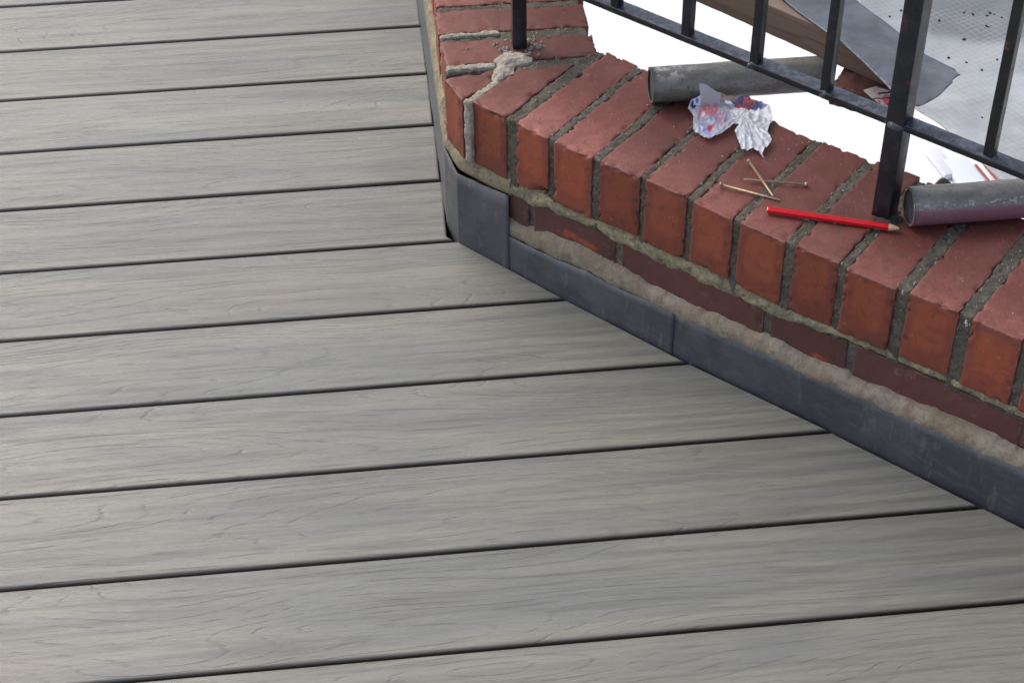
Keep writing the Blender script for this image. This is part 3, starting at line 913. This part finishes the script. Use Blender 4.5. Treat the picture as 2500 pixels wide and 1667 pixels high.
# ------------------------------------------------------------------ lead sheet offcut
def poly_sheet(name, poly, zfn, mat, cell, th, seed=0, tone=None, paint=None, jitter=0.0):
    poly = np.array(poly, float)
    x0, y0 = poly.min(0)-cell; x1, y1 = poly.max(0)+cell
    nx = int((x1-x0)/cell)+1; ny = int((y1-y0)/cell)+1
    gx, gy = np.meshgrid(x0+np.arange(nx+1)*cell, y0+np.arange(ny+1)*cell, indexing='ij')
    P = np.stack([gx.ravel(), gy.ravel()], 1)
    def inside(Q):
        r = np.zeros(len(Q), bool); n = len(poly)
        for i in range(n):
            a, b = poly[i], poly[(i+1) % n]
            c = ((a[1] > Q[:, 1]) != (b[1] > Q[:, 1]))
            with np.errstate(divide='ignore', invalid='ignore'):
                xi = (b[0]-a[0])*(Q[:, 1]-a[1])/(b[1]-a[1])+a[0]
            r ^= c & (Q[:, 0] < xi)
        return r
    ins = inside(P)
    # snap outside vertices that touch an inside one onto the outline
    G_ = ins.reshape(nx+1, ny+1)
    near = np.zeros_like(G_)
    for dx in (-1, 0, 1):
        for dy in (-1, 0, 1):
            near |= np.roll(np.roll(G_, dx, 0), dy, 1)
    snap = (near & ~G_).ravel()
    Q = P.copy(); si = np.where(snap)[0]
    best = np.full(len(si), 1e9); bp = Q[si].copy()
    for i in range(len(poly)):
        a, b = poly[i], poly[(i+1) % len(poly)]
        ab = b-a; k = np.clip(((P[si]-a)@ab)/max(ab@ab, 1e-12), 0, 1); pr = a+k[:, None]*ab
        d = np.linalg.norm(pr-P[si], axis=1); m = d < best
        best[m] = d[m]; bp[m] = pr[m]
    Q[si] = bp
    ok = (near.ravel())
    idx = -np.ones(len(P), int); keep = np.where(ok)[0]; idx[keep] = np.arange(len(keep))
    F = []
    I = np.arange(len(P)).reshape(nx+1, ny+1)
    for i in range(nx):
        for j in range(ny):
            q = (I[i, j], I[i+1, j], I[i+1, j+1], I[i, j+1])
            if all(ok[k] for k in q) and any(ins[k] for k in q):
                F.append([idx[k] for k in q])
    Q = Q[keep]
    Z = zfn(Q)
    V = np.c_[Q, Z]
    at = {}
    if tone is not None: at['tone'] = tone(Q)
    if paint is not None: at['paint'] = paint(Q)
    return mesh_obj(name, V, F, mat, attrs=at or None, solid=th)

sp = [(.30, 2.24), (.45, 2.24), (.463, 2.099), (.512, 2.005), (.533, 1.954), (.563, 1.92), (.565, 1.899), (.552, 1.894), (.554, 1.888), (.532, 1.862), (.512, 1.846), (.502, 1.840), (.478, 1.867), (.438, 1.969), (.414, 2.014), (.368, 2.101)]
def zlead(Q):
    # fold running along the plank; the near flap dips a little
    k = (Q-np.array([.43, 1.99]))@np.array([.56, .83])
    return .3475+np.clip(k, -.2, .2)*0.0+.004*np.exp(-(k/.006)**2)+fbm(np.c_[Q, Q[:, 0]*0], 14, 2, 5)*.004
M_leadsheet = mat_simple('dull_grey_sheet_metal', (0.115, 0.125, 0.145), .45, .2, .25, 30, .3, .001)
ls = poly_sheet('metal_sheet', sp, zlead, M_leadsheet, .004, .0015)
props(ls, 'bent blue-grey sheet metal offcut with a torn corner, laid over the timber plank', 'metal sheet')

# ------------------------------------------------------------------ platform and reinforced sheeting outside the wall
plat = props(empty('scaffold_platform', (.95, 2.5, -.05)), 'scaffold boards under the grid-reinforced plastic sheeting beyond the wall', 'platform')
for k in range(4):
    c = np.array([.80, 2.62])+np.array([.66, -.08])*0+np.array([.13*k, .07*k])
    dv = np.array([.42, -.90]); dv /= np.linalg.norm(dv)
    o = flatbox('board', c+dv*.1-np.array([.95, 2.5]), math.atan2(dv[1], dv[0]), 1.2 if k else .8, .125, -.058+.05, -.02+.05, M_timber, plat, step=.1)
    o.parent = plat
shp = [(.57, 3.1), (.60, 2.70), (.622, 2.50), (.638, 2.36), (.673, 2.311), (.702, 2.238), (.735, 2.165), (.775, 2.08), (.86, 1.93), (1.25, 2.0), (1.35, 3.1)]
def zs(Q): return fbm(np.c_[Q, Q[:, 0]*0], 7, 3, 21)*.008+fbm(np.c_[Q, Q[:, 0]*0], 26, 2, 23)*.0025
def tone(Q):
    n = fbm(np.c_[Q, Q[:, 0]*0], 9, 3, 31)
    a = np.clip((Q[:, 1]-2.54+n*.05+(Q[:, 0]-.75)*.2)/.03, 0, 1)*np.clip((Q[:, 0]-.69)/.02, 0, 1)
    return np.clip(a*.9+np.clip((Q[:, 1]-2.45)/.4, 0, 1)*.4, 0, 1)
shs = poly_sheet('plastic_sheeting', shp, zs, M_sheet, .012, .0012, tone=tone)
props(shs, 'crinkled pale translucent plastic sheeting with a square reinforcing grid, beyond the railing', 'plastic sheeting')
# dark crumbs on the sheeting
parts = []
rc = random.Random(3)
spots = [(.671, 2.664), (.648, 2.643), (.779, 2.659), (.792, 2.652), (.815, 2.649), (.822, 2.656), (.828, 2.651), (.837, 2.635), (.806, 2.606), (.722, 2.51), (.749, 2.495), (.768, 2.467), (.874, 2.688), (.70, 2.60), (.73, 2.63), (.76, 2.57), (.80, 2.50), (.83, 2.52), (.74, 2.33), (.79, 2.40), (.69, 2.68), (.86, 2.60)]
for x, y in spots:
    z = float(zs(np.array([[x, y]]))[0])+.0005
    parts.append(mound(x, y, z, .002+rc.random()*.0035, .0016+rc.random()*.0015, .0013, rc.random()*3, rc.randrange(999), 4, 10, .8))
v, f = joinm(parts)
cr = mesh_obj('crumbs', v, f, mat_simple('dark_bitumen_crumb', (.02, .02, .02), .8))
props(cr, 'dark crumbs scattered over the plastic sheeting', 'crumbs', kind='stuff')

# ------------------------------------------------------------------ plastic wrapper on the coping
bagpoly = [(.255, 2.035), (.266, 2.024), (.279, 2.006), (.292, 2.003), (.308, 2.001), (.331, 1.988), (.344, 1.973), (.345, 1.947), (.337, 1.93), (.333, 1.915), (.337, 1.90), (.335, 1.892), (.327, 1.882), (.3215, 1.872), (.3235, 1.858), (.3195, 1.868), (.318, 1.876), (.311, 1.883), (.303, 1.877), (.295, 1.879), (.294, 1.902), (.291, 1.919), (.299, 1.933), (.291, 1.931), (.273, 1.914), (.255, 1.900), (.247, 1.913), (.238, 1.926), (.241, 1.957), (.235, 1.972), (.240, 1.989), (.247, 1.998), (.254, 2.004)]
# print coordinates: world xy -> picture-like print units
src = np.array([[.255, 2.035, 1], [.344, 1.973, 1], [.255, 1.900, 1], [.322, 1.862, 1]])
dst = np.array([[280, 510], [1215, 870], [400, 1230], [1105, 1450]])
AF, *_ = np.linalg.lstsq(src, dst, rcond=None)
def seg_d(p, a, b):
    a = np.array(a, float); b = np.array(b, float); ab = b-a
    k = np.clip(((p-a)@ab)/(ab@ab), 0, 1); return np.linalg.norm(p-a-k[:, None]*ab, axis=1)
def bagpaint(Q):
    p = np.c_[Q, np.ones(len(Q))]@AF
    n = fbm(np.c_[p/100, p[:, 0]*0], 1.6, 3, 55)
    col = np.tile(np.array([.66, .67, .74, .72]), (len(Q), 1))
    def blend(m, c, al=.95):
        m = np.clip(m, 0, 1)[:, None]; col[:] = col*(1-m)+np.array([*c, al])*m
    ell = lambda cx, cy, rx, ry: np.clip((1-np.hypot((p[:, 0]-cx)/rx, (p[:, 1]-cy)/ry)+n*.30)*2.2, 0, 1)
    blend(np.clip((p[:, 0]-700+(p[:, 1]-950)*.3)/120, 0, 1)*.9, (.86, .86, .90), .80)
    blend(ell(400, 1080, 170, 120)*.6, (.25, .33, .60))
    blend(ell(410, 870, 170, 90)*.85, (.75, .16, .20))
    blend(ell(560, 980, 110, 110)*.65, (.45, .14, .26))
    blend(ell(470, 960, 60, 60)*.6, (.20, .22, .50))
    blend(ell(440, 1070, 60, 40)*.9, (.75, .05, .08))
    blend(ell(340, 900, 30, 40), (.9, .75, .75))
    blend(ell(215, 800, 45, 60)*1., (.02, .02, .20))
    blend((np.maximum(np.abs(p[:, 0]-255)/45, np.abs(p[:, 1]-745)/62) < 1)*1., (.85, .87, .92))
    blend((np.maximum(np.abs(p[:, 0]-255)/20, np.abs(p[:, 1]-745)/38) < 1)*1., (.22, .25, .5))
    navy = ((p[:, 1]-(640+(p[:, 0]-800)*.45)) > 0) & (p[:, 1] < 900-(p[:, 0]-760)*.05) & (p[:, 0] > 690+(p[:, 1]-780)*.9) & (p[:, 0] < 1110)
    blend(navy*1., (.025, .03, .20))
    blend(((p[:, 0] > 560) & (p[:, 0] < 790) & (p[:, 1] < 770) & (p[:, 1] > 640))*np.clip(n*3+.8, 0, 1), (.42, .27, .20))
    blend(ell(1030, 870, 60, 40)*.8, (.02, .15, .30))
    blend(ell(1120, 830, 60, 60)*.8, (.30, .30, .58))
    letters = [[(775, 880), (790, 790), (815, 860), (830, 880)], [(860, 870), (875, 750), (895, 830), (915, 750), (930, 860)], [(985, 770), (945, 790), (960, 840), (1010, 820), (1005, 775), (975, 765)], [(890, 910), (905, 870), (925, 910), (930, 870)]]
    for ln in letters:
        for a, b in zip(ln[:-1], ln[1:]):
            blend(np.clip((11-seg_d(p, a, b))/4, 0, 1), (.80, .05, .06))
    return np.clip(col, 0, 1)
def zbag(Q):
    p = np.c_[Q, np.ones(len(Q))]@AF
    c3_ = np.c_[p/100, p[:, 0]*0]
    ang = np.arctan2(p[:, 1]-960, p[:, 0]-860)      # pleats radiate from the twist in the middle
    rad = np.hypot(p[:, 1]-960, p[:, 0]-860)
    pleat = (1-np.abs(vnoise(np.c_[ang*5.5, rad/500, rad*0], 3)))*np.clip(rad/200, .2, 1)
    ridge = 1-np.abs(fbm(c3_, .9, 3, 71))*2
    edge = 0
    return .2535+.0042*pleat+.0030*np.clip(ridge, 0, 1)+.006*np.exp(-(rad/160)**2)+fbm(c3_, 3, 2, 72)*.0012
def lean(o):
    me = o.data
    for v_ in me.vertices:
        dy = v_.co.y-1.979+max(0, v_.co.x-.30)*.1
        if dy > 0:       # the free corner stands up against the tube
            v_.co.z += dy*.645; v_.co.x -= dy*.12; v_.co.y -= dy*.97
bag = poly_sheet('plastic_wrapper', bagpoly, zbag, mat_bag(), .0009, None, paint=bagpaint)
lean(bag)
props(bag, 'crumpled clear plastic wrapper with red and blue print on the brick coping', 'wrapper')

# ------------------------------------------------------------------ torn printed label by the post
lab = [(.458, 1.948), (.476, 1.956), (.500, 1.940), (.497, 1.905), (.484, 1.902), (.470, 1.917)]
def labpaint(Q):
    n = fbm(np.c_[Q, Q[:, 0]*0], 130, 3, 5)
    col = np.tile(np.array([.50, .46, .42, 1.]), (len(Q), 1))
    def blend(m, c):
        m = np.clip(m, 0, 1)[:, None]; col[:] = col*(1-m)+np.array([*c, 1])*m
    blend((n > .0)*(Q[:, 0] > .472)*.9, (.62, .07, .12))
    for yo in (1.941, 1.927, 1.911):
        k = np.abs((Q[:, 1]-yo)-(Q[:, 0]-.48)*.1)
        blend((k < .0020)*(Q[:, 0] > .464+abs(yo-1.93)), (.02, .012, .015))
    return col
m_lab, nt_, n_, l_, bs_ = new_mat('printed_paper'); g_ = G(nt_)
g_.link(g_.attr('paint', 'Color'), bs_.inputs['Base Color']); bs_.inputs['Roughness'].default_value = .7
lb = poly_sheet('torn_label', lab, lambda Q: .3005+fbm(np.c_[Q, Q[:, 0]*0], 50, 2, 8)*.002, m_lab, .001, .0006, paint=labpaint)
props(lb, 'torn pale label with red and black print on the brown brick by the thick post', 'label')

# ------------------------------------------------------------------ nails
M_nail = mat_simple('golden_zinc_nail', (.48, .35, .22), .38, .6, .3, 300)
def lathe(profile, seg, flat=1.0):
    V = []; F = []
    for x, r in profile:
        for j in range(seg):
            a = 2*math.pi*j/seg; V.append((x, r*math.cos(a), r*math.sin(a)*flat))
    for i in range(len(profile)-1):
        for j in range(seg):
            F.append((i*seg+j, i*seg+(j+1) % seg, (i+1)*seg+(j+1) % seg, (i+1)*seg+j)[::-1])
    F.append(tuple(range(seg))); F.append(tuple(reversed(range((len(profile)-1)*seg, len(profile)*seg))))
    return np.array(V), F
def orient(o, p0, p1):
    p0 = Vector(p0); d = Vector(p1)-p0
    o.rotation_euler = d.to_track_quat('X', 'Z').to_euler(); o.location = p0
def nail(head, tip, label):
    Ln = (Vector(tip)-Vector(head)).length
    e = empty('nail', head)
    props(e, label, 'nail', 'three long nails dropped on the coping')
    orient(e, head, tip)
    v, f = lathe([(0.0018, .0015), (Ln-.007, .00145), (Ln-.003, .0010), (Ln, .0001)], 12)
    s_ = mesh_obj('shank', v, f, M_nail); s_.parent = e
    v, f = lathe([(-.0004, .0010), (0, .0032), (.0008, .0035), (.0016, .0032), (.0030, .0015)], 16)
    h_ = mesh_obj('head', v, f, M_nail); h_.parent = e
    return e
nail((.262, 1.807, .2540), (.335, 1.775, .2515), 'long golden nail with its head at the far left, pointing towards the pencil')
nail((.370, 1.805, .2540), (.292, 1.818, .2535), 'long golden nail with its head at the right, pointing left under the steep nail')
nail((.303, 1.855, .2555), (.325, 1.777, .2562), 'long golden nail lying steeply across the other two nails')

# ------------------------------------------------------------------ carpenter's pencil
pc = props(empty('pencil', (.315, 1.750, .2555)), 'glossy red carpenter pencil with a sharpened wooden tip, lying on the brick coping', 'pencil')
p0 = Vector((.3145, 1.7515, .2555)); p1 = Vector((.4725, 1.7095, .2555))
orient(pc, p0, p1); PL = (p1-p0).length
M_red = mat_simple('red_pencil_lacquer', (.66, .014, .022), .16, 0, .08, 200)
M_wood = mat_simple('sharpened_wood', (.62, .42, .24), .7, 0, .15, 300)
M_leadp = mat_simple('graphite', (.02, .02, .022), .5)
def hexp(prof):
    V = []; F = []
    for x, k in prof:
        for j in range(6):
            a = math.pi/6+math.pi/3*j; V.append((x, .0052*k*math.cos(a), .0040*k*math.sin(a)))
    for i in range(len(prof)-1):
        for j in range(6): F.append((i*6+j, i*6+(j+1) % 6, (i+1)*6+(j+1) % 6, (i+1)*6+j)[::-1])
    F.append(tuple(range(6))); F.append(tuple(reversed(range((len(prof)-1)*6, len(prof)*6))))
    return V, F
v, f = hexp([(0, .86), (.001, 1), (PL-.0165, 1), (PL-.0163, .98)])
o = mesh_obj('barrel', v, f, M_red, smooth=False); o.parent = pc
v, f = hexp([(PL-.0165, .985), (PL-.011, .80), (PL-.0045, .36), (PL-.003, .22)])
o = mesh_obj('tip', v, f, M_wood, smooth=False); o.parent = pc
v, f = hexp([(PL-.0036, .26), (PL-.001, .16), (PL, .05)])
o = mesh_obj('graphite_point', v, f, M_leadp, smooth=False); o.parent = pc
v, f = hexp([(-.0004, .80), (.0001, .84)])
o = mesh_obj('end_face', v, f, M_wood, smooth=False); o.parent = pc

# ------------------------------------------------------------------ crumbs and grit on the coping
parts = []
rc = random.Random(21)
for k in range(230):
    if rc.random() < .6:
        i = rc.randrange(len(lefts)-5); s = lefts[i]-.006+rc.uniform(-.008, .008); t = rc.uniform(.002, .205)
        s += skew*t/.21; x, y = W(s, t)
    elif rc.random() < .6: x, y = W(rc.uniform(.05, .9), rc.uniform(.01, .2))
    else: x, y = L(rc.uniform(.0, .12), rc.uniform(.02, .2))
    r_ = .0006+.0013*rc.random()**2
    parts.append(mound(x, y, .2500, r_*1.3, r_, r_*1.1, rc.random()*3, rc.randrange(999), 3, 7, .8))
# crumbs round the feet of the posts
for k in range(46):
    a = rc.random()*6.28; d_ = .012+abs(rc.gauss(0, .008))
    x, y = P0[0]+math.cos(a)*d_*1.4, P0[1]+math.sin(a)*d_-.003
    r_ = .001+.0022*rc.random()
    parts.append(mound(x, y, .2505, r_*1.3, r_, r_*1.2, rc.random()*3, rc.randrange(999), 3, 7, .8))
v, f = joinm(parts)
gr = mesh_obj('grit', v, f, mat_simple('mortar_grit', (.33, .30, .25), .95, 0, .5, 400))
props(gr, 'small crumbs of mortar and grit scattered over the coping', 'grit', kind='stuff')
# dark crumb clump at the rear arris of the coping
x, y = .545, 1.822
v, f = mound(x, y, .240, .011, .007, .009, .3, 5, 8, 16, .6)
o = mesh_obj('mortar_lump', v, f, M_mort, wall)

# ------------------------------------------------------------------ pale things far below
M_pale = mat_simple('pale_blue_board', (.68, .71, .78), .7, 0, .05, 3)
M_pale2 = mat_simple('pale_lilac_board', (.70, .69, .74), .7, 0, .05, 3)
def slab(name, c, ang, lx, ly, h, mat, label, cat):
    o = flatbox(name, c, ang, lx, ly, -2.999, -3+h, mat, step=1, r=.01)
    props(o, label, cat); return o
slab('insulation_board', (1.905, 6.45), .25, .07, .22, .03, M_pale2, 'smaller pale grey-blue board lying on the bright ground below', 'board')
slab('insulation_board', (2.01, 6.28), .25, .12, .40, .03, M_pale, 'larger pale blue board lying on the bright ground below', 'board')
pr = empty('trestle', (2.09, 6.28, -3)); props(pr, 'thin rusty red trestle on the bright ground below', 'trestle')
M_rust = mat_simple('rusty_steel', (.35, .09, .06), .7)
for dx0, dx1 in ((-.03, .05), (.01, .085)):
    v, f, _ = rbox(hexa([(dx0-.006, .16, 0.005), (dx0+.006, .16, 0.005), (dx0+.006, .172, .005), (dx0-.006, .172, .005)],
                        [(dx1-.006, -.2, .03), (dx1+.006, -.2, .03), (dx1+.006, -.188, .03), (dx1-.006, -.188, .03)]), .001, .1)
    o = mesh_obj('leg', v, f, M_rust); o.parent = pr
